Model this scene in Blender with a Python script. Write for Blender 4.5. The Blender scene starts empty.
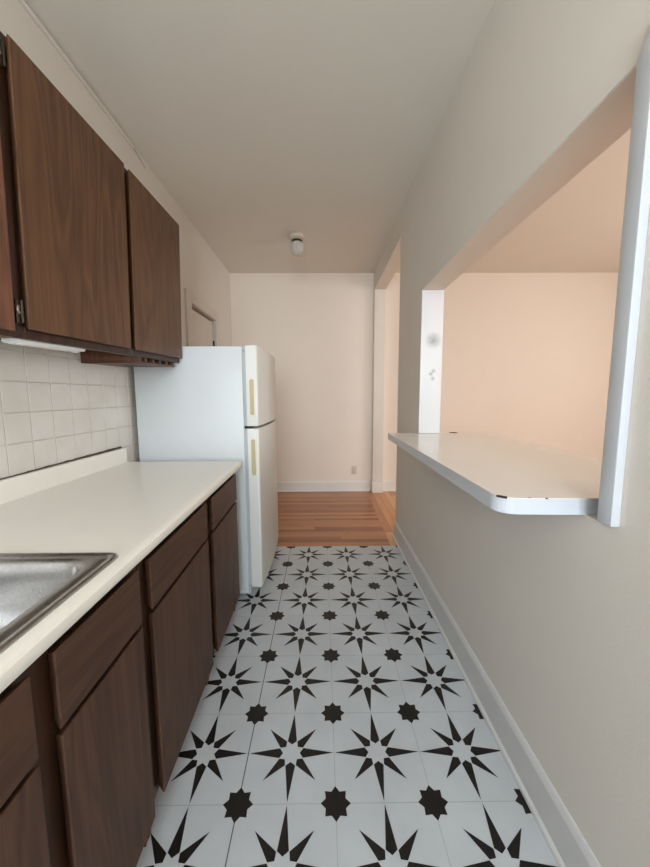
import bpy, bmesh, math, random
from mathutils import Vector, Matrix
random.seed(4)
S = bpy.context.scene
COL = S.collection
PI = math.pi

# ------------------------------------------------------------------ helpers
def lin(r, g, b):
    f = lambda c: (c/255/12.92) if c/255 <= .04045 else ((c/255+.055)/1.055)**2.4
    return (f(r), f(g), f(b), 1)

def props(o, label=None, cat=None, group=None, kind=None):
    if label: o['label'] = label
    if cat: o['category'] = cat
    if group: o['group'] = group
    if kind: o['kind'] = kind
    return o

def thing(name, label, cat, loc, group=None, rotz=0):
    o = bpy.data.objects.new(name, None); COL.objects.link(o)
    o.empty_display_size = .05
    o.location = loc; o.rotation_euler = (0, 0, rotz)
    return props(o, label, cat, group)

def obj(name, bm, mat, parent=None, smooth=True, origin=None, angle=24):
    """meshes are written in world coordinates; the origin is moved to the parent thing (or the base)"""
    bmesh.ops.recalc_face_normals(bm, faces=bm.faces[:])
    me = bpy.data.meshes.new(name)
    if parent is not None:
        root = parent
        loc = Vector((0, 0, 0))
        while root is not None:
            loc += root.location; root = root.parent
        # parts carry their own origin (centre of the bottom of the mesh)
        xs = [v.co for v in bm.verts]
        c = Vector(((min(v.x for v in xs)+max(v.x for v in xs))/2, (min(v.y for v in xs)+max(v.y for v in xs))/2, min(v.z for v in xs)))
        bmesh.ops.translate(bm, verts=bm.verts[:], vec=-c)
        bm.to_mesh(me); bm.free()
        o = bpy.data.objects.new(name, me); COL.objects.link(o)
        o.parent = parent; o.location = c-loc
    else:
        if origin is None:
            xs = [v.co for v in bm.verts]
            origin = Vector(((min(v.x for v in xs)+max(v.x for v in xs))/2, (min(v.y for v in xs)+max(v.y for v in xs))/2, min(v.z for v in xs)))
        origin = Vector(origin)
        bmesh.ops.translate(bm, verts=bm.verts[:], vec=-origin)
        bm.to_mesh(me); bm.free()
        o = bpy.data.objects.new(name, me); COL.objects.link(o)
        o.location = origin
    mats = mat if isinstance(mat, (list, tuple)) else [mat]
    for m in mats: me.materials.append(m)
    if smooth:
        for p in me.polygons: p.use_smooth = True
        try: me.set_sharp_from_angle(angle=math.radians(angle))
        except Exception: pass
    return o

def box(bm, x0, x1, y0, y1, z0, z1, bev=0.0, seg=2, mi=0):
    r = bmesh.ops.create_cube(bm, size=1)
    vs = r['verts']
    for v in vs:
        v.co = Vector((x0 if v.co.x < 0 else x1, y0 if v.co.y < 0 else y1, z0 if v.co.z < 0 else z1))
    fs = set(f for v in vs for f in v.link_faces)
    for f in fs: f.material_index = mi
    if bev > 0:
        es = list(set(e for v in vs for e in v.link_edges))
        bmesh.ops.bevel(bm, geom=es, offset=bev, segments=seg, profile=.5, affect='EDGES', clamp_overlap=True)
    return bm

def bx(*a, **k): return box(bmesh.new(), *a, **k)

def prism(bm, pts, axis, a0, a1, mi=0, bev=0):
    """polygon pts in the two other axes (in x,y,z order), extruded along axis"""
    def mk(p, a):
        if axis == 'x': return (a, p[0], p[1])
        if axis == 'y': return (p[0], a, p[1])
        return (p[0], p[1], a)
    A = [bm.verts.new(mk(p, a0)) for p in pts]; B = [bm.verts.new(mk(p, a1)) for p in pts]
    n = len(pts)
    fs = [bm.faces.new(A), bm.faces.new(B[::-1])]
    for i in range(n): fs.append(bm.faces.new((A[i], A[(i+1) % n], B[(i+1) % n], B[i])))
    for f in fs: f.material_index = mi
    if bev:
        es = list(set(fs[0].edges) | set(fs[1].edges))
        bmesh.ops.bevel(bm, geom=es, offset=bev, segments=2, profile=.5, affect='EDGES', clamp_overlap=True)
    return bm

def lathe(bm, prof, cx, cy, n=40, rib=0, ribn=0):
    rings = []
    for r, z in prof:
        ring = []
        for k in range(n):
            a = 2*PI*k/n
            rr = r*(1+rib*math.cos(ribn*a)) if r > .012 else r
            ring.append(bm.verts.new((cx+rr*math.cos(a), cy+rr*math.sin(a), z)))
        rings.append(ring)
    for A, B in zip(rings, rings[1:]):
        for k in range(n): bm.faces.new((A[k], A[(k+1) % n], B[(k+1) % n], B[k]))
    bm.faces.new(rings[0][::-1]); bm.faces.new(rings[-1])
    return bm

def cyl(bm, p0, p1, r, n=16):
    p0, p1 = Vector(p0), Vector(p1); d = (p1-p0); L = d.length
    m = Matrix.Translation((p0+p1)/2) @ d.to_track_quat('Z', 'Y').to_matrix().to_4x4()
    bmesh.ops.create_cone(bm, cap_ends=True, segments=n, radius1=r, radius2=r, depth=L, matrix=m)
    return bm

def rrect(x0, x1, y0, y1, r, n=8):
    pts = []
    for cx, cy, a0 in ((x1-r, y1-r, 0), (x0+r, y1-r, PI/2), (x0+r, y0+r, PI), (x1-r, y0+r, 1.5*PI)):
        for k in range(n+1):
            a = a0+k*PI/2/n; pts.append((cx+r*math.cos(a), cy+r*math.sin(a)))
    return pts

# ------------------------------------------------------------------ materials
def newmat(name):
    m = bpy.data.materials.new(name); m.use_nodes = True
    nt = m.node_tree; b = nt.nodes['Principled BSDF']
    return m, nt, b

class NT:
    def __init__(s, nt): s.nt = nt
    def n(s, t, **k):
        o = s.nt.nodes.new(t)
        for a, v in k.items(): setattr(o, a, v)
        return o
    def link(s, a, b): s.nt.links.new(a, b)
    def math(s, op, a, b=None, c=None):
        o = s.n('ShaderNodeMath', operation=op)
        for i, v in enumerate((a, b, c)):
            if v is None: continue
            if isinstance(v, (int, float)): o.inputs[i].default_value = v
            else: s.link(v, o.inputs[i])
        return o.outputs[0]
    def ramp(s, fac, stops):
        o = s.n('ShaderNodeValToRGB'); r = o.color_ramp
        while len(r.elements) < len(stops): r.elements.new(.5)
        for e, (p, c) in zip(r.elements, stops): e.position = p; e.color = c
        s.link(fac, o.inputs[0]); return o.outputs[0]
    def mapping(s, vec, scale=(1, 1, 1), loc=(0, 0, 0)):
        o = s.n('ShaderNodeMapping'); o.inputs['Scale'].default_value = scale; o.inputs['Location'].default_value = loc
        s.link(vec, o.inputs['Vector']); return o.outputs[0]
    def noise(s, vec, scale, detail=3, rough=.5, dist=0):
        o = s.n('ShaderNodeTexNoise'); o.inputs['Scale'].default_value = scale; o.inputs['Detail'].default_value = detail
        o.inputs['Roughness'].default_value = rough; o.inputs['Distortion'].default_value = dist
        s.link(vec, o.inputs['Vector']); return o.outputs[0]
    def mix(s, f, a, b, bt='MIX'):
        o = s.n('ShaderNodeMix', data_type='RGBA', blend_type=bt)
        for i, v in ((0, f), (6, a), (7, b)):
            if isinstance(v, (int, float)): o.inputs[i].default_value = v
            elif isinstance(v, tuple): o.inputs[i].default_value = v
            else: s.link(v, o.inputs[i])
        return o.outputs[2]
    def bump(s, h, strength, dist=.002):
        o = s.n('ShaderNodeBump'); o.inputs['Strength'].default_value = strength; o.inputs['Distance'].default_value = dist
        s.link(h, o.inputs['Height']); return o.outputs[0]
    def coord(s, which='Object'): return s.n('ShaderNodeTexCoord').outputs[which]
    def wpos(s): return s.n('ShaderNodeNewGeometry').outputs['Position']

def paint(name, rgb, rough=.55, var=.05, bump=.25, scale=3.0, spec=.4, metal=0.0):
    m, nt, b = newmat(name); N = NT(nt); p = N.wpos()
    c = lin(*rgb); d = tuple(v*(1-var) for v in c[:3])+(1,)
    f = N.noise(p, scale, 4, .6)
    N.link(N.ramp(f, [(.3, d), (.7, c)]), b.inputs['Base Color'])
    b.inputs['Roughness'].default_value = rough; b.inputs['Specular IOR Level'].default_value = spec
    b.inputs['Metallic'].default_value = metal
    if bump:
        N.link(N.bump(N.noise(p, 140, 3, .6), bump, .001), b.inputs['Normal'])
    return m

def wood(name, dark, light, grain='z', rough=.42, scale=1.0):
    m, nt, b = newmat(name); N = NT(nt); p = N.wpos()
    st = {'x': (1.2, 34, 34), 'y': (34, 1.2, 34), 'z': (34, 34, 1.2)}[grain]
    st2 = {'x': (.9, 7, 7), 'y': (7, .9, 7), 'z': (7, 7, .9)}[grain]
    fine = N.noise(N.mapping(p, tuple(s*4*scale for s in st)), 1.0, 4, .7)
    w = N.noise(N.mapping(p, st2), .9, 2, .5, .6)
    rings = N.math('FRACT', N.math('MULTIPLY', w, 9.0))
    rings = N.math('ABSOLUTE', N.math('SUBTRACT', rings, .5))
    rings = N.math('MULTIPLY', rings, 2.0)
    med = N.noise(N.mapping(p, st), .8, 3, .6)
    f = N.math('ADD', N.math('MULTIPLY', fine, .5), N.math('ADD', N.math('MULTIPLY', rings, .22), N.math('MULTIPLY', med, .35)))
    N.link(N.ramp(f, [(.32, lin(*dark)), (.72, lin(*light))]), b.inputs['Base Color'])
    b.inputs['Roughness'].default_value = rough; b.inputs['Specular IOR Level'].default_value = .35
    N.link(N.bump(f, .25, .0012), b.inputs['Normal'])
    return m

M = {}
WALL = (225, 217, 205)
M['wall'] = paint('cream_wall_paint', WALL, .6, .03, .35)
M['peach'] = paint('peach_wall_paint', (238, 225, 209), .6, .02, .3)
M['ceil'] = paint('ceiling_paint', (228, 222, 209), .7, .02, .3)
M['base_far'] = paint('warm_white_baseboard_paint', (230, 226, 216), .4, .04, .12, 8)
M['base_paint'] = paint('grey_white_baseboard_paint', (214, 212, 208), .4, .04, .12, 8)
M['trim'] = paint('white_gloss_trim_paint', (200, 202, 204), .32, .04, .12, 8)
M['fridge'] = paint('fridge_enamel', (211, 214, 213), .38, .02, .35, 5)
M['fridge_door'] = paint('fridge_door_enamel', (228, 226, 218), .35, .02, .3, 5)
M['gasket'] = paint('grey_gasket', (188, 192, 192), .7, .05, 0)
M['black'] = paint('black_plastic', (22, 21, 20), .5, .1, 0)
M['gold'] = paint('beige_handle_plastic', (238, 230, 208), .35, .05, 0)
M['gold_dark'] = paint('olive_handle_recess', (198, 182, 144), .4, .1, 0)
M['lam'] = paint('cream_laminate', (243, 237, 225), .3, .02, .08, 12)
M['shelf_top'] = paint('cream_shelf_laminate', (232, 227, 218), .16, .02, .04, 10, .6)
M['shelf_edge'] = paint('white_shelf_edge', (204, 208, 213), .3, .03, .08, 10)
M['chip'] = paint('bare_particle_board', (62, 44, 30), .9, .3, .4, 60)
M['white_plastic'] = paint('white_plastic', (232, 230, 228), .35, .02, 0)
M['almond'] = paint('almond_plastic', (214, 200, 178), .4, .03, 0)
M['slot'] = paint('dark_slot', (60, 48, 38), .7, .1, 0)
M['bronze'] = paint('dark_bronze_metal', (78, 66, 54), .4, .2, 0, 60, .5, .7)
M['nickel'] = paint('nickel_screw', (205, 200, 190), .25, .1, 0, 60, .5, .9)
M['wood_v'] = wood('walnut_stain_upright_grain', (70, 45, 29), (106, 72, 47), 'z')
M['wood_h'] = wood('walnut_stain_level_grain', (60, 38, 27), (88, 60, 43), 'y', .5)  # drawers: darkened like the base doors for the weak light down there
M['base_v'] = wood('walnut_stain_shaded_base_doors', (62, 40, 28), (94, 64, 46), 'z', .5)  # same stain as the upper doors, darkened for shade below the counter
M['wood_x'] = wood('walnut_stain_cross_grain', (72, 44, 30), (104, 68, 48), 'x')
M['frame_v'] = wood('dark_face_frame_gap_shade', (44, 27, 18), (70, 45, 30), 'z')  # dark brown frame, deepened to paint the shade in gaps between fronts
M['red_v'] = wood('reddish_door_wood', (84, 51, 37), (122, 80, 59), 'z')

# steel
m, nt, b = newmat('brushed_steel'); N = NT(nt); p = N.wpos()
f = N.noise(N.mapping(p, (60, 6, 60)), 3, 4, .6)
N.link(N.ramp(f, [(.3, lin(178, 176, 174)), (.7, lin(196, 195, 194))]), b.inputs['Base Color'])
b.inputs['Metallic'].default_value = 1
sp = N.noise(p, 26, 5, .65)
N.link(N.ramp(sp, [(.35, (.27, .27, .27, 1)), (.7, (.32, .32, .32, 1))]), b.inputs['Roughness'])
N.link(N.bump(N.noise(p, 160, 2), .02, .0005), b.inputs['Normal'])
M['steel'] = m
# glazed tile
m, nt, b = newmat('white_glazed_tile'); N = NT(nt); p = N.wpos()
N.link(N.ramp(N.noise(p, 5, 3), [(.3, lin(214, 206, 194)), (.7, lin(226, 220, 210))]), b.inputs['Base Color'])
b.inputs['Roughness'].default_value = .22
N.link(N.bump(N.noise(p, 9, 2), .10, .003), b.inputs['Normal'])
M['tile'] = m
M['grout'] = paint('aged_grout', (226, 218, 204), .85, .14, .3, 14)
M['caulk'] = paint('dirty_caulk_gap', (92, 80, 62), .9, .5, .6, 60)
# ribbed glass
m, nt, b = newmat('cloudy_ribbed_glass'); N = NT(nt)
b.inputs['Base Color'].default_value = lin(228, 222, 212); b.inputs['Roughness'].default_value = .18
b.inputs['Transmission Weight'].default_value = .45; b.inputs['IOR'].default_value = 1.3
M['glass'] = m
# stained jamb paint
m, nt, b = newmat('scuffed_white_jamb_paint'); N = NT(nt); p = N.wpos()
def spot(cx, cz, r):
    sx = N.n('ShaderNodeSeparateXYZ'); N.link(p, sx.inputs[0])
    dx = N.math('SUBTRACT', sx.outputs[0], cx); dz = N.math('SUBTRACT', sx.outputs[2], cz)
    d = N.math('SQRT', N.math('ADD', N.math('MULTIPLY', dx, dx), N.math('MULTIPLY', dz, dz)))
    return N.math('MAXIMUM', N.math('SUBTRACT', 1.0, N.math('DIVIDE', d, r)), 0.0)
s = N.math('ADD', spot(.735, 1.64, .06), N.math('ADD', spot(.725, 1.42, .018), N.math('ADD', spot(.742, 1.44, .018), spot(.738, 1.39, .018))))
s = N.math('MULTIPLY', s, N.math('MULTIPLY', N.noise(p, 60, 4, .7), 1.3))
N.link(N.mix(s, lin(222, 222, 221), lin(112, 110, 106)), b.inputs['Base Color'])
b.inputs['Roughness'].default_value = .35
M['jamb'] = m

T = .3081; SX, SY = .0361, 1.2475
# vinyl white with faint tile seams and one open sheet seam
m, nt, b = newmat('white_vinyl_tile'); N = NT(nt); p = N.wpos()
sx = N.n('ShaderNodeSeparateXYZ'); N.link(p, sx.inputs[0])
def seam(c, o, w):
    u = N.math('FRACT', N.math('ADD', N.math('DIVIDE', N.math('SUBTRACT', c, o), T), 50.5))
    d = N.math('ABSOLUTE', N.math('SUBTRACT', u, .5))
    return N.math('LESS_THAN', d, w/T)
sm = N.math('MAXIMUM', seam(sx.outputs[0], SX, .0009), seam(sx.outputs[1], SY, .0009))
ds = N.math('LESS_THAN', N.math('ABSOLUTE', N.math('SUBTRACT', sx.outputs[0], SX-T)), .0017)
base = N.ramp(N.noise(p, 3.5, 4, .6), [(.3, lin(190, 193, 194)), (.7, lin(202, 205, 206))])
base = N.mix(N.math('MULTIPLY', sm, .45), base, lin(110, 112, 112))
base = N.mix(N.math('MULTIPLY', ds, .9), base, lin(60, 60, 60))
N.link(base, b.inputs['Base Color'])
b.inputs['Roughness'].default_value = .4; b.inputs['Specular IOR Level'].default_value = .4
N.link(N.bump(N.noise(p, 200, 2), .08, .001), b.inputs['Normal'])
M['vinyl'] = m
M['vinyl_black'] = paint('black_vinyl_print', (30, 26, 24), .42, .2, .05, 40)

# wood floor: boards cross the hall, then run lengthwise at the doorway
m, nt, b = newmat('varnished_pine_boards'); N = NT(nt); p = N.wpos()
sx = N.n('ShaderNodeSeparateXYZ'); N.link(p, sx.inputs[0])
X, Y = sx.outputs[0], sx.outputs[1]
def boards(across, along, w, ln, seed):
    i = N.math('FLOOR', N.math('DIVIDE', across, w))
    wn = N.n('ShaderNodeTexWhiteNoise', noise_dimensions='1D'); N.link(N.math('ADD', i, seed), wn.inputs['W'])
    al = N.math('ADD', N.math('DIVIDE', along, ln), N.math('MULTIPLY', wn.outputs['Value'], 7.0))
    j = N.math('FLOOR', al)
    wn2 = N.n('ShaderNodeTexWhiteNoise', noise_dimensions='2D')
    cv = N.n('ShaderNodeCombineXYZ'); N.link(i, cv.inputs[0]); N.link(j, cv.inputs[1]); N.link(cv.outputs[0], wn2.inputs['Vector'])
    fa = N.math('FRACT', N.math('DIVIDE', across, w)); e = N.math('LESS_THAN', N.math('MINIMUM', fa, N.math('SUBTRACT', 1.0, fa)), .025)
    fb = N.math('FRACT', al); e2 = N.math('LESS_THAN', fb, .003)
    cg = N.n('ShaderNodeCombineXYZ'); N.link(N.math('MULTIPLY', across, 60.), cg.inputs[0]); N.link(N.math('MULTIPLY', along, 3.), cg.inputs[1]); N.link(N.math('MULTIPLY', wn2.outputs['Value'], 30.), cg.inputs[2])
    g = N.noise(cg.outputs[0], 1.0, 4, .65, .5)
    v = N.math('ADD', N.math('MULTIPLY', wn2.outputs['Value'], .5), N.math('MULTIPLY', g, .55))
    return v, N.math('MAXIMUM', e, e2)
va, ea = boards(Y, X, .0585, 1.5, 3.0)
vb, eb = boards(N.math('SUBTRACT', X, .578), Y, .0745, 1.3, 11.0)
sel = N.math('GREATER_THAN', X, .578)
ca = N.ramp(va, [(.15, lin(128, 76, 44)), (.5, lin(172, 108, 66)), (.95, lin(206, 146, 94))])
cb = N.ramp(vb, [(.15, lin(164, 104, 62)), (.5, lin(204, 140, 88)), (.95, lin(232, 182, 126))])
c = N.mix(sel, ca, cb)
e = N.math('ADD', N.math('MULTIPLY', ea, N.math('SUBTRACT', 1.0, sel)), N.math('MULTIPLY', eb, sel))
c = N.mix(N.math('MULTIPLY', e, .6), c, lin(60, 32, 20))
N.link(c, b.inputs['Base Color']); b.inputs['Roughness'].default_value = .28
N.link(N.bump(N.math('SUBTRACT', 1.0, e), .3, .001), b.inputs['Normal'])
M['boards'] = m

def front(y0, y1, z0, z1, xb, xf, ins=.010):
    bm = bmesh.new()
    def ring(x, d): return [bm.verts.new((x, y, z)) for y, z in ((y0+d, z0+d), (y1-d, z0+d), (y1-d, z1-d), (y0+d, z1-d))]
    rs = [ring(xb, ins), ring(xf-.006, .0012), ring(xf-.003, 0), ring(xf-.0012, .0003), ring(xf, .0018)]
    bm.faces.new(rs[0]); bm.faces.new(rs[-1])
    for A, B in zip(rs, rs[1:]):
        for k in range(4): bm.faces.new((A[k], A[(k+1) % 4], B[(k+1) % 4], B[k]))
    return bm

# ------------------------------------------------------------------ setting
XL, XR, XR2 = -1.155, .655, .790     # left wall face, right wall kitchen face, right wall other face
YB, YF_, ZC = -2.3, 4.48, 2.81        # wall behind the camera, far wall, ceiling
YV = 2.788                            # vinyl ends, boards begin
YD = 2.97                             # right wall ends at the doorway
XE = 4.6
OY0, OY1, OZ = .785, 2.312, 1.962     # pass-through opening

def struct(name, bm, mat, label, cat, smooth=False):
    return props(obj(name, bm, mat, None, smooth), label, cat, kind='structure')

# patterned vinyl floor
bm = bx(XL-.05, XR2-.06, YB, YV, -.02, 0)
def poly(pts, z=.0004):
    f = bm.faces.new([bm.verts.new((x, y, z)) for x, y in pts]); f.material_index = 1
def clip(pts, ax, lim, keep_less):
    out = []
    n = len(pts)
    for i in range(n):
        a, b_ = pts[i], pts[(i+1) % n]
        ia = (a[ax] <= lim) == keep_less; ib = (b_[ax] <= lim) == keep_less
        if ia: out.append(a)
        if ia != ib:
            t = (lim-a[ax])/(b_[ax]-a[ax]); out.append((a[0]+t*(b_[0]-a[0]), a[1]+t*(b_[1]-a[1])))
    return out
XFL, XFR = XL+.0, XR-.016
def addpoly(pts):
    for ax, lim, kl in ((0, XFL, False), (0, XFR, True), (1, YV-.001, True), (1, YB+.01, False)):
        pts = clip(pts, ax, lim, kl)
        if len(pts) < 3: return
    poly(pts)
for i in range(-5, 4):
    for j in range(-12, 7):
        cx, cy = SX+i*T, SY+j*T
        if -1.3 < cx < .9 and cy < YV+.1:
            pts = []
            R0, R1 = .155*T, .112*T
            star = [((R0 if k % 2 == 0 else R1)*math.cos(k*PI/8)+cx, (R0 if k % 2 == 0 else R1)*math.sin(k*PI/8)+cy) for k in range(16)]
            for k in range(0, 16, 2): addpoly([(cx, cy), star[k-1], star[k], star[(k+1) % 16]])
        cx += T/2; cy += T/2
        for k in range(8):
            a = k*PI/4; tip = (.49 if k % 2 == 0 else .405)*T
            w, hw, inn = .137*T, .055*T, .098*T
            if k % 2: hw *= .92
            kite = [(inn, 0), (w, hw), (tip, 0), (w, -hw)]
            addpoly([(cx+u*math.cos(a)-v*math.sin(a), cy+u*math.sin(a)+v*math.cos(a)) for u, v in kite])
props(obj('floor', bm, [M['vinyl'], M['vinyl_black']], None, False), 'white vinyl kitchen floor printed with black starbursts and small black stars', 'floor', kind='structure')
struct('floor_boards', bx(XL-.05, XE, YV, YF_+.1, -.02, 0), M['boards'], 'varnished brown board floor beyond the patterned vinyl', 'floor')
struct('floor_side_room', bx(XR2-.06, XE, YB, YV, -.02, 0), M['boards'], 'board floor of the side room behind the half wall', 'floor')
struct('ceiling', bx(XL-.05, XE+.05, YB-.05, YF_+.1, ZC, ZC+.05), M['ceil'], 'plain off-white ceiling over kitchen and side room', 'ceiling')
struct('wall_far', bx(XL-.05, XE+.05, YF_, YF_+.1, 0, ZC), M['peach'], 'cream wall at the far end', 'wall')

# left wall with the recess of the far door
DY0, DY1, DZ = 3.10, 3.79, 2.085
bm = bmesh.new()
box(bm, XL-.1, XL, YB, DY0, 0, ZC); box(bm, XL-.1, XL, DY1, YF_, 0, ZC); box(bm, XL-.1, XL, DY0, DY1, DZ, ZC)
struct('wall_left', bm, M['wall'], 'cream wall behind the cabinets and fridge', 'wall')

def lean(bm):
    # the old right wall is not quite square to the room and leans out under the ceiling
    for v in bm.verts:
        n = max(0, 3.0-v.co.y)
        v.co.x += n*(.0035+.018*max(0, v.co.z-OZ-.06))
    return bm
# right wall: half wall, pass-through, doorway header
bm = bmesh.new()
box(bm, XR, XR2, YB, OY0, 0, OZ); box(bm, XR, XR2, YB, OY0, OZ, ZC); box(bm, XR, XR2, OY1, YD, 0, OZ); box(bm, XR, XR2, OY1, YD, OZ, ZC)
box(bm, XR, XR2, OY0, OY1, 0, .9765); box(bm, XR, XR2, OY0, OY1, OZ, ZC)
box(bm, XR, XR2, YD, 4.395, 2.585, ZC)
struct('wall_right', lean(bm), M['wall'], 'long wall on the right with a pass-through opening over the shelf', 'wall')

# wall behind the camera with windows of kitchen and side room; side-room wall with windows
def wall_with_holes(along0, along1, z0, z1, holes, mk):
    cuts = sorted(holes)
    cur = along0
    for a, b_, c0, c1 in cuts:
        mk(cur, a, z0, z1); mk(a, b_, z0, c0); mk(a, b_, c1, z1); cur = b_
    mk(cur, along1, z0, z1)
KW = (-.8, .5, 1.0, 2.5)
RW = (1.5, 3.6, .8, 2.45)
bm = bmesh.new()
wall_with_holes(XL-.05, XE+.05, 0, ZC, [KW, RW], lambda a, b_, c, d: box(bm, a, b_, YB-.12, YB, c, d))
struct('wall_back', bm, M['wall'], 'wall behind the camera with the windows', 'wall')
EW = (.6, 2.6, .8, 2.45)
bm = bmesh.new()
wall_with_holes(YB-.05, YF_+.1, 0, ZC, [EW], lambda a, b_, c, d: box(bm, XE, XE+.12, a, b_, c, d))
struct('wall_side_room', bm, M['peach'], 'outer wall of the side room', 'wall')
def window_frame(name, a0, a1, z0, z1, along):
    bm = bmesh.new()
    def b2(p, q, r, s_):
        if along == 'x': box(bm, p, q, YB-.09, YB-.04, r, s_, .004)
        else: box(bm, XE+.04, XE+.09, p, q, r, s_, .004)
    w = .05
    b2(a0, a1, z0, z0+w); b2(a0, a1, z1-w, z1); b2(a0, a0+w, z0+w, z1-w); b2(a1-w, a1, z0+w, z1-w); b2(a0+w, a1-w, (z0+z1)/2-.02, (z0+z1)/2+.02)
    struct(name, bm, M['trim'], 'white painted sash window '+name[-1], 'window', True)
window_frame('window_1', *KW, 'x'); window_frame('window_2', *RW, 'x'); window_frame('window_3', *EW, 'y')

# baseboards
def base_profile(h, t):
    return [(0, 0), (t+.011, 0), (t+.011, .008), (t+.008, .014), (t, .018), (t, h-.02), (t-.003, h-.012), (t-.007, h-.004), (t-.010, h), (0, h)]
bm = prism(bmesh.new(), [(XR-d, z) for d, z in base_profile(.155, .014)], 'y', YB, YD)
struct('baseboard_right', lean(bm), M['base_paint'], 'tall white baseboard along the right wall', 'baseboard')
bm = prism(bmesh.new(), [(YF_-d, z) for d, z in base_profile(.14, .014)], 'x', XL, XR-.03)
struct('baseboard_far', bm, M['base_far'], 'white baseboard along the far wall', 'baseboard')
bm = prism(bmesh.new(), [(YF_-d, z) for d, z in base_profile(.14, .014)], 'x', XR2+.012, XE)
struct('baseboard_side_room', bm, M['base_far'], 'white baseboard of the side room', 'baseboard')
bm = prism(bmesh.new(), [(XL+d, z) for d, z in base_profile(.14, .014)], 'y', DY1+.11, YF_-.03)
struct('baseboard_left', bm, M['base_far'], 'white baseboard on the left wall past the door', 'baseboard')

# doorway post with plinth at the far wall
bm = bx(XR+.0, XR2, 4.395, YF_, .146, ZC, .003)
struct('trim_1', bm, M['wall'], 'white post at the far end of the doorway', 'door trim', True)
bm = bx(XR-.008, XR2+.008, 4.375, YF_-.001, 0, .146, .006)
struct('trim_2', bm, M['wall'], 'white plinth block under the doorway post', 'door trim', True)

# pass-through trim
bm = bmesh.new()   # far jamb board and lip
box(bm, XR-.004, XR2+.004, OY1-.012, OY1, 1.0215, OZ-.002, .0015)
struct('trim_3', lean(bm), M['jamb'], 'bright white scuffed jamb at the far side of the pass-through', 'trim', True)
# header casing (thin board) with mitred near end
bm = prism(bmesh.new(), [(.768, OZ), (OY1, OZ), (OY1+.002, OZ+.075), (.728, OZ+.055)], 'x', XR-.006, XR, bev=.002)
box(bm, XR-.004, XR2, OY0, OY1-.012, OZ-.002, OZ, .0005)
struct('trim_4', lean(bm), M['wall'], 'flat painted head casing above the pass-through', 'trim')
bm = prism(bmesh.new(), [(.728, .986), (.768, .986), (.768, OZ-.010), (.728, OZ+.055)], 'x', XR-.021, XR, bev=.003)
struct('trim_5', lean(bm), M['trim'], 'white side casing at the near side of the pass-through', 'trim', True)
bm = bx(XR-.004, XR2+.004, .772, OY0, .988, OZ-.006, .001)
struct('trim_6', lean(bm), M['trim'], 'white jamb board at the near side of the pass-through', 'trim', True)

# door beyond the fridge
root = thing('door_1', 'closed cream door with its casing past the fridge on the left wall', 'door', (XL, (DY0+DY1)/2, 0)); root['kind'] = 'structure'
bm = bmesh.new()
box(bm, XL, XL+.018, DY0-.11, DY0-.006, 0, DZ+.10, .003); box(bm, XL, XL+.018, DY1+.006, DY1+.10, 0, DZ+.10, .003)
box(bm, XL, XL+.0175, DY0-.008, DY1+.008, DZ+.004, DZ+.10, .003)
obj('casing', bm, M['wall'], root)
bm = bmesh.new(); box(bm, XL-.05, XL-.02, DY0+.014, DY1-.014, .01, DZ-.022, .003)
obj('door_leaf', bm, M['wall'], root)
obj('latch', bx(XL-.024, XL-.006, DY1-.03, DY1-.012, 1.80, 1.87, .002), M['black'], root)
bm = bmesh.new(); box(bm, XL-.06, XL-.053, DY0+.001, DY1-.001, 0, DZ-.001)
obj('gap_shade_backing', bm, M['slot'], root)  # dark sheet behind the leaf, stands for shade in the gap round it

# ------------------------------------------------------------------ tiled splash
bm = bx(XL+.0005, XL+.0035, -.7, 2.70, .90, 1.54, mi=1)
pt, pz = .1145, .116
# a row boundary lies on z=1.12; a column boundary on y=1.362
rows = [1.105-2*pz+k*pz for k in range(0, 6)]
ys = []
k = -19
y = 1.346-18*pt
while y < 2.69:
    for z in rows:
        zt = min(z+pz, 1.535)
        if zt-z > .02: box(bm, XL+.0035, XL+.0085, y+.0013, y+pt-.0013, max(z, .87)+.0013, zt-.0013, .0016, 2, 0)
    y += pt
props(obj('wall_tiles', bm, [M['tile'], M['grout']], None, False), 'square off-white glazed wall tiles between counter and upper cabinets', 'tiles', kind='structure')

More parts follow.
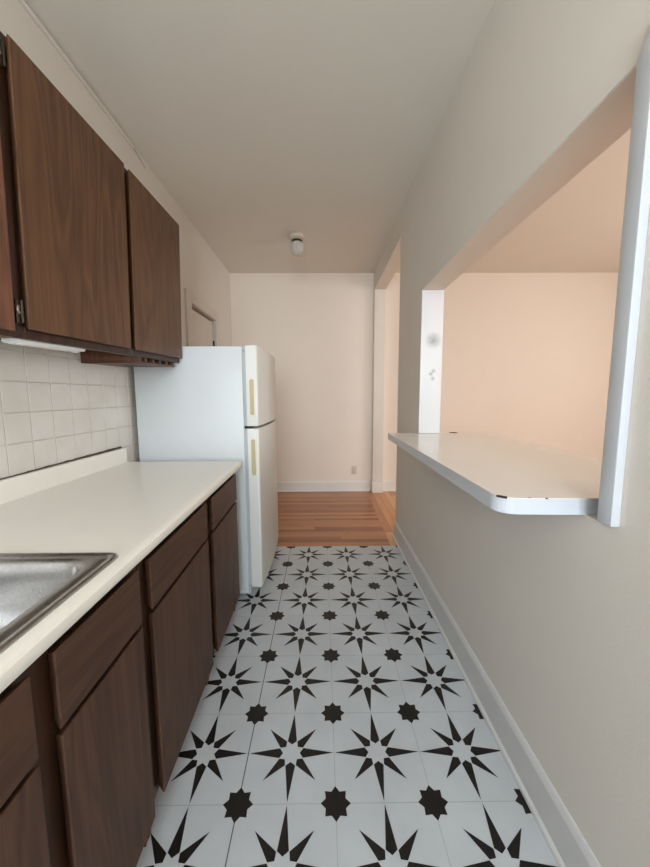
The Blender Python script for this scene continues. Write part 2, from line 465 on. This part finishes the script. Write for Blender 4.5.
# ------------------------------------------------------------------ base cabinets
CF, CD = -.497, -.476      # face frame front, door front
CT = .868                 # underside of the counter
def skew(bm):
    # the old cabinet run does not stand quite parallel to the wall
    for v in bm.verts: v.co.x -= .018*(v.co.y-1.17)*min(1, max(0, (v.co.x+1.12)/.5))
    return bm
def base_unit(y0, y1, fronts, label):
    root = thing('base_cabinet', label, 'cabinet', ((XL+CF)/2, (y0+y1)/2, 0), 'base cabinets under the counter')
    for s in (0, 1):
        yy = y0+.001 if s == 0 else y1-.016
        obj('side_panel', skew(bx(XL+.012, CF-.0195, yy, yy+.015, 0, CT-.001, .0008)), M['wood_v'], root)
    obj('bottom_panel', skew(bx(XL+.012, CF-.0195, y0+.0165, y1-.0165, .12, .134, .0008)), M['wood_h'], root)
    obj('toe_kick', skew(bx(-.575, -.56, y0+.0165, y1-.0165, 0, .119, .0005)), M['frame_v'], root)
    bm = bmesh.new(); F0, F1 = CF-.019, CF
    edges = [y0+.001]+[v for a, b_ in fronts for v in (a+.012, b_-.012)]+[y1-.001]
    for a, b_ in zip(edges[::2], edges[1::2]): box(bm, F0, F1, a, b_, .12, CT-.001, .001)
    for a, b_ in fronts:
        for c, d in ((.12, .15), (.66, .72), (.825, CT-.001)): box(bm, F0, F1-.0003, a+.012, b_-.012, c, d)
    obj('face_frame', skew(bm), M['frame_v'], root)
    # dark backing inside is left open: doors cover it
    for a, b_ in fronts:
        bm = front(a, b_, .694, .841, CF+.0005, CD)
        obj('drawer', skew(bm), M['wood_h'], root)
        bm = front(a, b_, .118, .682, CF+.0005, CD)
        obj('door', skew(bm), M['base_v'], root)
    return root
base_unit(-.70, .0, [(-.64, -.05)], 'brown wooden base cabinet nearest the camera')
base_unit(.0, .856, [(.045, .497), (.546, .829)], 'brown base cabinet under the steel sink')
base_unit(.856, 1.403, [(.886, 1.369)], 'brown base cabinet in the middle with one wide door and drawer')
base_unit(1.403, 1.93, [(1.441, 1.884)], 'narrow brown base cabinet beside the white refrigerator')

# ------------------------------------------------------------------ countertop
root = thing('countertop', 'long cream laminate countertop with rounded front edge and short upstand', 'countertop', (-.8, .6, CT))
CE = 1.945; ZT = .905; CX = -.458
bm = bmesh.new()
prof = [(-.4995, CT), (CX-.010, CT), (CX-.004, CT+.003), (CX-.001, CT+.009), (CX, ZT-.016), (CX-.0015, ZT-.009), (CX-.006, ZT-.0035), (CX-.012, ZT-.001), (CX-.020, ZT), (-.4995, ZT)]
prism(bm, prof, 'y', -.70, CE)
box(bm, XL+.0095, -.4995, .765, CE, CT, ZT); box(bm, XL+.0095, -.4995, -.70, .045, CT, ZT); box(bm, XL+.0095, -1.015, .045, .765, CT, ZT)
obj('worktop', skew(bm), M['lam'], root)
bm = prism(bmesh.new(), [(XL+.0095, ZT), (XL+.030, ZT), (XL+.028, ZT+.002), (XL+.028, ZT+.079), (XL+.026, ZT+.082), (XL+.0095, ZT+.083)], 'y', -.70, 1.944)
obj('upstand', bm, M['lam'], root)
# dirty gap strip and blobs of old caulk along the top of the upstand
bm = bmesh.new()
rnd = random.Random(7)
n = 90
for i in range(n):
    y0 = -.6+i*(1.92+.6)/n; y1 = y0+(1.92+.6)/n
    h = .0015+rnd.random()*.0025+(.010*max(0, (y0-1.2)))
    box(bm, XL+.0088, XL+.0155+rnd.random()*.003, y0, y1, ZT+.0835, ZT+.0835+h)
obj('caulk', bm, M['caulk'], root, False)

# ------------------------------------------------------------------ sink
root = thing('sink', 'stainless steel drop-in sink set in the cream countertop', 'sink', (-.76, .40, ZT))
ox0, ox1, oy0, oy1 = -1.06, -.486, .03, .786
bx0, bx1, by0, by1 = -.93, -.541, .10, .748
loops = []
def L(x0, x1, y0, y1, r, z): loops.append([(px, py, z) for px, py in rrect(x0, x1, y0, y1, r)])
L(ox0, ox1, oy0, oy1, .030, ZT+.0006); L(ox0+.002, ox1-.002, oy0+.002, oy1-.002, .029, ZT+.0035); L(ox0+.006, ox1-.006, oy0+.006, oy1-.006, .027, ZT+.005)
L(ox0+.010, ox1-.016, oy0+.010, oy1-.012, .024, ZT+.0035); L(ox0+.013, ox1-.020, oy0+.013, oy1-.0145, .022, ZT+.0005); L(ox0+.016, ox1-.0225, oy0+.016, oy1-.017, .020, ZT+.002)
L(bx0-.012, bx1+.012, by0-.012, by1+.010, .055, ZT+.0015); L(bx0-.004, bx1+.004, by0-.004, by1+.004, .062, ZT-.001); L(bx0, bx1, by0, by1, .064, ZT-.010)
for q, z in ((.004, -.05), (.009, -.11), (.016, -.145), (.030, -.160), (.055, -.166), (.10, -.168), (.16, -.170)):
    L(bx0+q, bx1-q, by0+q, by1-q, .064 if q < .05 else .03, ZT+z)
bm = bmesh.new()
rings = [[bm.verts.new(c) for c in lp] for lp in loops]; skew(bm)
for A, B in zip(rings, rings[1:]):
    for k in range(len(A)): bm.faces.new((A[k], A[(k+1) % len(A)], B[(k+1) % len(A)], B[k]))
bm.faces.new(rings[-1])
o = obj('basin', bm, M['steel'], root, angle=60)
sd = o.modifiers.new('thick', 'SOLIDIFY'); sd.thickness = .0012; sd.offset = -1
bm = lathe(bmesh.new(), [(.044, ZT-.1695), (.044, ZT-.166), (.036, ZT-.1655), (.030, ZT-.1685)], (bx0+bx1)/2, (by0+by1)/2)
obj('drain', bm, M['nickel'], root)

# ------------------------------------------------------------------ upper cabinets (they sag slightly towards the camera)
def sag(bm):
    for v in bm.verts:
        v.co.x += .027*max(0, v.co.z-1.48)*min(1, max(0, (v.co.x+1.14)/.1))
        v.co.z += .030*(v.co.y-1.0)
    return bm
UF, UD = -.841, -.820
def upper_unit(y0, y1, fronts, label, doormats):
    root = thing('upper_cabinet', label, 'cabinet', ((XL+UF)/2, (y0+y1)/2, 1.445), 'upper cabinets on the left wall')
    for yy in (y0+.0005, y1-.0155):
        obj('side_panel', sag(bx(XL+.009, UF-.0195, yy, yy+.015, 1.443, 2.213, .0008)), M['wood_v'], root)
    obj('bottom_panel', sag(bx(XL+.009, UF-.0195, y0+.0165, y1-.0165, 1.472, 1.484)), M['wood_h'], root)
    obj('top_panel', sag(bx(XL+.009, UF-.0195, y0+.0165, y1-.0165, 2.197, 2.211)), M['wood_h'], root)
    bm = bmesh.new(); F0, F1 = UF-.019, UF
    edges = [y0+.0005]+[v for a, b_ in fronts for v in (a+.012, b_-.012)]+[y1-.0005]
    for a, b_ in zip(edges[::2], edges[1::2]): box(bm, F0, F1, a, b_, 1.443, 2.213, .001)
    for a, b_ in fronts:
        for c, d in ((1.443, 1.49), (2.16, 2.213)): box(bm, F0, F1-.0003, a+.012, b_-.012, c, d)
    obj('face_frame', sag(bm), M['frame_v'], root)
    for (a, b_), mt in zip(fronts, doormats):
        bm = front(a, b_, 1.468 if a > .9 else 1.456, 2.205, UF+.0005, UD)
        d = obj('door', sag(bm), mt, root)
        if .9 < a < 1.2:
            for zc in (1.515, 2.155):
                bm = bmesh.new()
                box(bm, UF+.0005, UF+.006, a-.020, a-.001, zc-.033, zc+.033, .002)
                cyl(bm, (UF+.008, a-.0045, zc-.030), (UF+.008, a-.0045, zc+.030), .0042)
                hg = obj('hinge', sag(bm), M['bronze'], d)
                bm = bmesh.new(); cyl(bm, (UF+.0058, a-.014, zc-.0035), (UF+.0085, a-.014, zc-.0035), .0045, 12)
                box(bm, UF+.0058, UF+.0075, a-.018, a-.010, zc-.002, zc+.016, .001)
                sc = obj('screw', sag(bm), M['nickel'], d)
    return root
upper_unit(.20, .960, [(.23, .944)], 'reddish brown upper cabinet nearest the camera, cut off by the frame', [M['red_v']])
upper_unit(.960, 2.052, [(.988, 1.503), (1.541, 2.040)], 'large dark brown upper cabinet with two wooden doors, beside the refrigerator', [M['wood_v'], M['wood_v']])

# under-cabinet light
root = thing('under_cabinet_light', 'slim white strip light fixed under the upper cabinet', 'light', (-.895, 1.12, 1.44), )
bm = prism(bmesh.new(), [(-.863, 1.470), (-.863, 1.442), (-.868, 1.434), (-.912, 1.434), (-.917, 1.440), (-.917, 1.470)], 'y', 1.003, 1.278, bev=.002)
obj('housing', sag(bm), M['white_plastic'], root)
bm = bx(-.908, -.873, 1.015, 1.24, 1.4315, 1.4342, .001)
obj('lens', sag(bm), M['white_plastic'], root)
obj('rocker_switch', sag(bx(-.896, -.880, 1.248, 1.264, 1.429, 1.4338, .001)), M['white_plastic'], root)

# slatted rack under the far end of the upper cabinet
root = thing('stemware_rack', 'reddish brown wooden rack with slots hung under the upper cabinet', 'rack', (-1.0, 1.82, 1.43))
def rk(*a, **k): return sag(bx(*a, **k))
RZ0 = 1.418
obj('bottom_board', rk(XL+.0095, -.862, 1.655, 2.03, RZ0, RZ0+.008, .001), M['wood_x'], root)
obj('side_board', rk(XL+.0095, -.864, 1.655, 1.668, RZ0+.0085, 1.4715, .001), M['red_v'], root)
for k in range(5):
    y = 1.70+k*.075
    obj('slat', rk(XL+.0095, -.8665, y, y+.024, RZ0+.0085, 1.4715, .0008), M['wood_x'], root)

# ------------------------------------------------------------------ refrigerator
root = thing('refrigerator', 'white top-freezer refrigerator with beige recessed grips', 'refrigerator', (-.78, 2.45, 0))
FY0, FY1 = 2.055, 2.855
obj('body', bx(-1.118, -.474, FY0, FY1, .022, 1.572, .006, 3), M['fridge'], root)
obj('gasket', bx(-.474, -.4545, FY0+.014, FY1-.014, .075, 1.565), M['gasket'], root)
obj('base_grille', bx(-.49, -.465, FY0+.02, FY1-.02, .006, .062, .003), M['gasket'], root)
for yy in (FY0+.05, FY1-.09):
    for xx in (-.56, -1.05):
        bm = bmesh.new(); cyl(bm, (xx, yy, 0), (xx, yy, .022), .02)
        obj('foot', bm, M['black'], root)
def fdoor(name, z0, z1):
    XB, XF = -.4545, -.387
    pts = [(XB, FY0), (XF-.012, FY0)]
    for k in range(5):
        a = -PI/2+k*PI/8
        pts.append((XF-.012+.012*math.cos(a)*1.0, FY0+.012+.012*math.sin(a)))
    nseg = 12
    for k in range(1, nseg):
        t = k/nseg; y = FY0+.012+t*(FY1-FY0-.024)
        pts.append((XF+.016*math.sin(PI*t)**.9, y))
    for k in range(5):
        a = k*PI/8
        pts.append((XF-.012+.012*math.cos(a), FY1-.012+.012*math.sin(a)))
    pts.append((XB, FY1))
    return obj(name, prism(bmesh.new(), pts, 'z', z0, z1, bev=.004), M['fridge_door'], root, angle=50)
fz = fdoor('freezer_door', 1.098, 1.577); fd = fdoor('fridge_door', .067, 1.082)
def grip(z0, z1, parent):
    xc = -.421; w = .0205
    out = rrect(xc-w, xc+w, z0, z1, .0165); inn = rrect(xc-w+.0075, xc+w-.0075, z0+.010, z1-.010, .009)
    bm = bmesh.new()
    yb, yf = FY0-.0005, FY0-.006
    A = [bm.verts.new((x, yb, z)) for x, z in out]; B = [bm.verts.new((x, yf, z)) for x, z in rrect(xc-w+.002, xc+w-.002, z0+.002, z1-.002, .0145)]
    Cc = [bm.verts.new((x, yf, z)) for x, z in inn]; D = [bm.verts.new((x, yb-.0006, z)) for x, z in inn]
    n = len(A)
    for P, Q in ((A, B), (B, Cc), (Cc, D)):
        for k in range(n): bm.faces.new((P[k], P[(k+1) % n], Q[(k+1) % n], Q[k]))
    h = obj('handle', bm, M['gold'], parent)
    bm = bmesh.new(); v = [bm.verts.new((x, yb-.0004, z)) for x, z in rrect(xc-w+.005, xc+w-.005, z0+.008, z1-.008, .008)]
    f = bm.faces.new(v); r = bmesh.ops.extrude_face_region(bm, geom=[f]); bmesh.ops.translate(bm, verts=[g for g in r['geom'] if isinstance(g, bmesh.types.BMVert)], vec=(0, -.0009, 0))
    o = obj('grip_recess', bm, M['gold_dark'], parent)
grip(1.155, 1.388, fz); grip(.785, 1.028, fd)
obj('badge', bx(-.3845, -.3795, FY1-.15, FY1-.115, 1.525, 1.540, .001), M['gasket'], fz)
obj('middle_hinge', bx(-.4735, -.425, FY0+.006, FY0+.05, 1.0825, 1.0975, .001), M['black'], root)
obj('top_hinge', bx(-.47, -.44, FY1-.06, FY1-.01, 1.578, 1.588, .002), M['gasket'], root)
obj('door_cap', bx(-.4738, -.4560, FY0+.002, FY0+.0135, 1.545, 1.566, .001), M['gasket'], root)

# ------------------------------------------------------------------ pass-through shelf
root = thing('bar_shelf', 'wide cream and white bar shelf with a rounded corner in the pass-through', 'shelf', (.78, 1.55, .985))
SZ0, SZ1 = .977, 1.020
r = .10
out = [(XR2+.006, .829), (XR2+.006, .7862), (.705, .7862), (.705, .829), (.60, .831), (.53, .8345)]
for k in range(9):
    a = -PI/2-.06-k*(PI/2-.06)/8
    out.append((.4995+.050*math.cos(a), .886+.050*math.sin(a)))
out += [(.455, 2.35), (XR-.006, 2.35), (XR-.006, OY1-.001), (XR2+.006, OY1-.001), (XR2+.006, 2.35), (1.03, 2.35)]
for k in range(1, 7):
    a = PI/2-k*PI/2/6
    out.append((1.03+.08*math.cos(a), 2.27+.08*math.sin(a)))
out += [(1.11, .90), (1.07, .829)]
top = prism(bmesh.new(), out, 'z', SZ0, SZ1-.0022)
obj('slab', top, M['shelf_edge'], root, False)
bm = prism(bmesh.new(), out, 'z', SZ1-.0020, SZ1)
obj('laminate_top', bm, M['shelf_top'], root, False)
def chip(cx, cy, lx, ly, rot=0, h=.0015, z=SZ1, dz=.0):
    bm = bmesh.new(); rr = random.Random(int(cx*1000)); pts = []
    for k in range(14):
        a = 2*PI*k/14; q = .75+.4*rr.random()
        x, y = lx*q*math.cos(a), ly*q*math.sin(a)
        pts.append((cx+x*math.cos(rot)-y*math.sin(rot), cy+x*math.sin(rot)+y*math.cos(rot)))
    prism(bm, pts, 'z', z-.0045-dz, z+h)
    o = obj('chip', bm, M['chip'], root, False); o['label'] = 'dark chipped spot showing bare board'
    return o
chip(.4630, .8535, .014, .0030, -.75, .0008)
chip(.524, .8365, .006, .0016, -.05, .0004, dz=-.002); chip(.566, .8335, .004, .0014, 0, .0004, dz=-.002)
chip(.905, 2.335, .026, .012, 0, .004)
cr = .0

# ------------------------------------------------------------------ ceiling light
lx, ly = -.238, 3.49
root = thing('ceiling_light', 'small ceiling light with a ribbed glass jar shade', 'light', (lx, ly, ZC-.19))
obj('canopy', lathe(bmesh.new(), [(.082, ZC-.0005), (.084, ZC-.010), (.076, ZC-.022), (.056, ZC-.032), (.040, ZC-.036)], lx, ly), M['almond'], root)
obj('collar', lathe(bmesh.new(), [(.046, ZC-.0365), (.050, ZC-.040), (.050, ZC-.054), (.045, ZC-.056)], lx, ly), M['bronze'], root)
bm = lathe(bmesh.new(), [(.047, ZC-.0565), (.064, ZC-.066), (.068, ZC-.085), (.067, ZC-.12), (.060, ZC-.145), (.044, ZC-.165), (.018, ZC-.176), (.004, ZC-.178)], lx, ly, 96, .03, 16)
obj('glass_shade', bm, M['glass'], root, angle=80)

# ------------------------------------------------------------------ outlet on the far wall
root = thing('wall_outlet', 'small almond duplex outlet low on the far wall', 'outlet', (.42, YF_, .23))
obj('cover_plate', bx(.387, .457, YF_-.006, YF_-.0003, .230, .345, .002), M['almond'], root)
for z in (.262, .308):
    bm = bx(.4085, .4355, YF_-.0085, YF_-.0062, z-.014, z+.014, .003)
    s_ = obj('socket', bm, M['almond'], root)
    bm = bmesh.new()
    for x in (.4165, .4275): box(bm, x-.0012, x+.0012, YF_-.0092, YF_-.0086, z-.005, z+.006)
    obj('slots', bm, M['slot'], s_)

# cable raceway at the ceiling corner
root = thing('cable_raceway', 'thin painted cable channel running along the ceiling edge on the left', 'cable channel', (XL, 1.0, ZC-.03))
bm = prism(bmesh.new(), [(XL+.0005, ZC-.026), (XL+.010, ZC-.026), (XL+.013, ZC-.022), (XL+.013, ZC-.012), (XL+.010, ZC-.008), (XL+.0005, ZC-.008)], 'y', YB+.02, 2.27)
obj('channel', bm, M['wall'], root)
bm = bmesh.new(); cyl(bm, (XL+.006, 2.272, ZC-.018), (XL+.004, 2.36, ZC-.030), .0035); cyl(bm, (XL+.004, 2.36, ZC-.030), (XL+.002, 2.42, ZC-.046), .003)
obj('cable_end', bm, M['gasket'], root)

# ------------------------------------------------------------------ light
W = bpy.data.worlds.new('sky'); S.world = W; W.use_nodes = True
bg = W.node_tree.nodes['Background']; bg.inputs[0].default_value = (.78, .89, 1.0, 1); bg.inputs[1].default_value = 1.5

def area(name, loc, rot, sx_, sy_, power, color):
    l = bpy.data.lights.new(name, 'AREA'); l.shape = 'RECTANGLE'; l.size = sx_; l.size_y = sy_; l.energy = power; l.color = color
    o = bpy.data.objects.new(name, l); COL.objects.link(o); o.location = loc; o.rotation_euler = rot
    return o
area('kitchen_window_daylight', ((KW[0]+KW[1])/2, YB-.02, (KW[2]+KW[3])/2), (PI/2, 0, 0), KW[1]-KW[0], KW[3]-KW[2], 100, (.78, .88, 1.0))
area('room_window_daylight', ((RW[0]+RW[1])/2, YB-.02, (RW[2]+RW[3])/2), (PI/2, 0, 0), RW[1]-RW[0], RW[3]-RW[2], 46, (.98, .98, 1.0))
area('side_window_daylight', (XE-.0+.02, (EW[0]+EW[1])/2, (EW[2]+EW[3])/2), (PI/2, 0, PI/2), EW[1]-EW[0], EW[3]-EW[2], 54, (.97, .975, 1.0))

# ------------------------------------------------------------------ camera
cam = bpy.data.cameras.new('camera'); co = bpy.data.objects.new('camera', cam); COL.objects.link(co)
f, yaw, pit, rol = 340.75, -.0072570, .111074, -.0040592
cy, sy, cp, sp, cr_, sr = math.cos(yaw), math.sin(yaw), math.cos(pit), math.sin(pit), math.cos(rol), math.sin(rol)
fwd = Vector((-sy*cp, cy*cp, -sp)); rt = Vector((cy, sy, 0)); up = rt.cross(fwd)
r2 = cr_*rt+sr*up; u2 = -sr*rt+cr_*up
co.matrix_world = Matrix(((r2.x, u2.x, -fwd.x, 0), (r2.y, u2.y, -fwd.y, 0), (r2.z, u2.z, -fwd.z, 1.28), (0, 0, 0, 1)))
cam.sensor_fit = 'VERTICAL'; cam.sensor_height = 24; cam.lens = f/867*24; cam.clip_start = .02
S.camera = co
S.view_settings.view_transform = 'Standard'; S.view_settings.look = 'None'; S.view_settings.gamma = 1
S.view_settings.use_curve_mapping = False; S.view_settings.exposure = 0.06
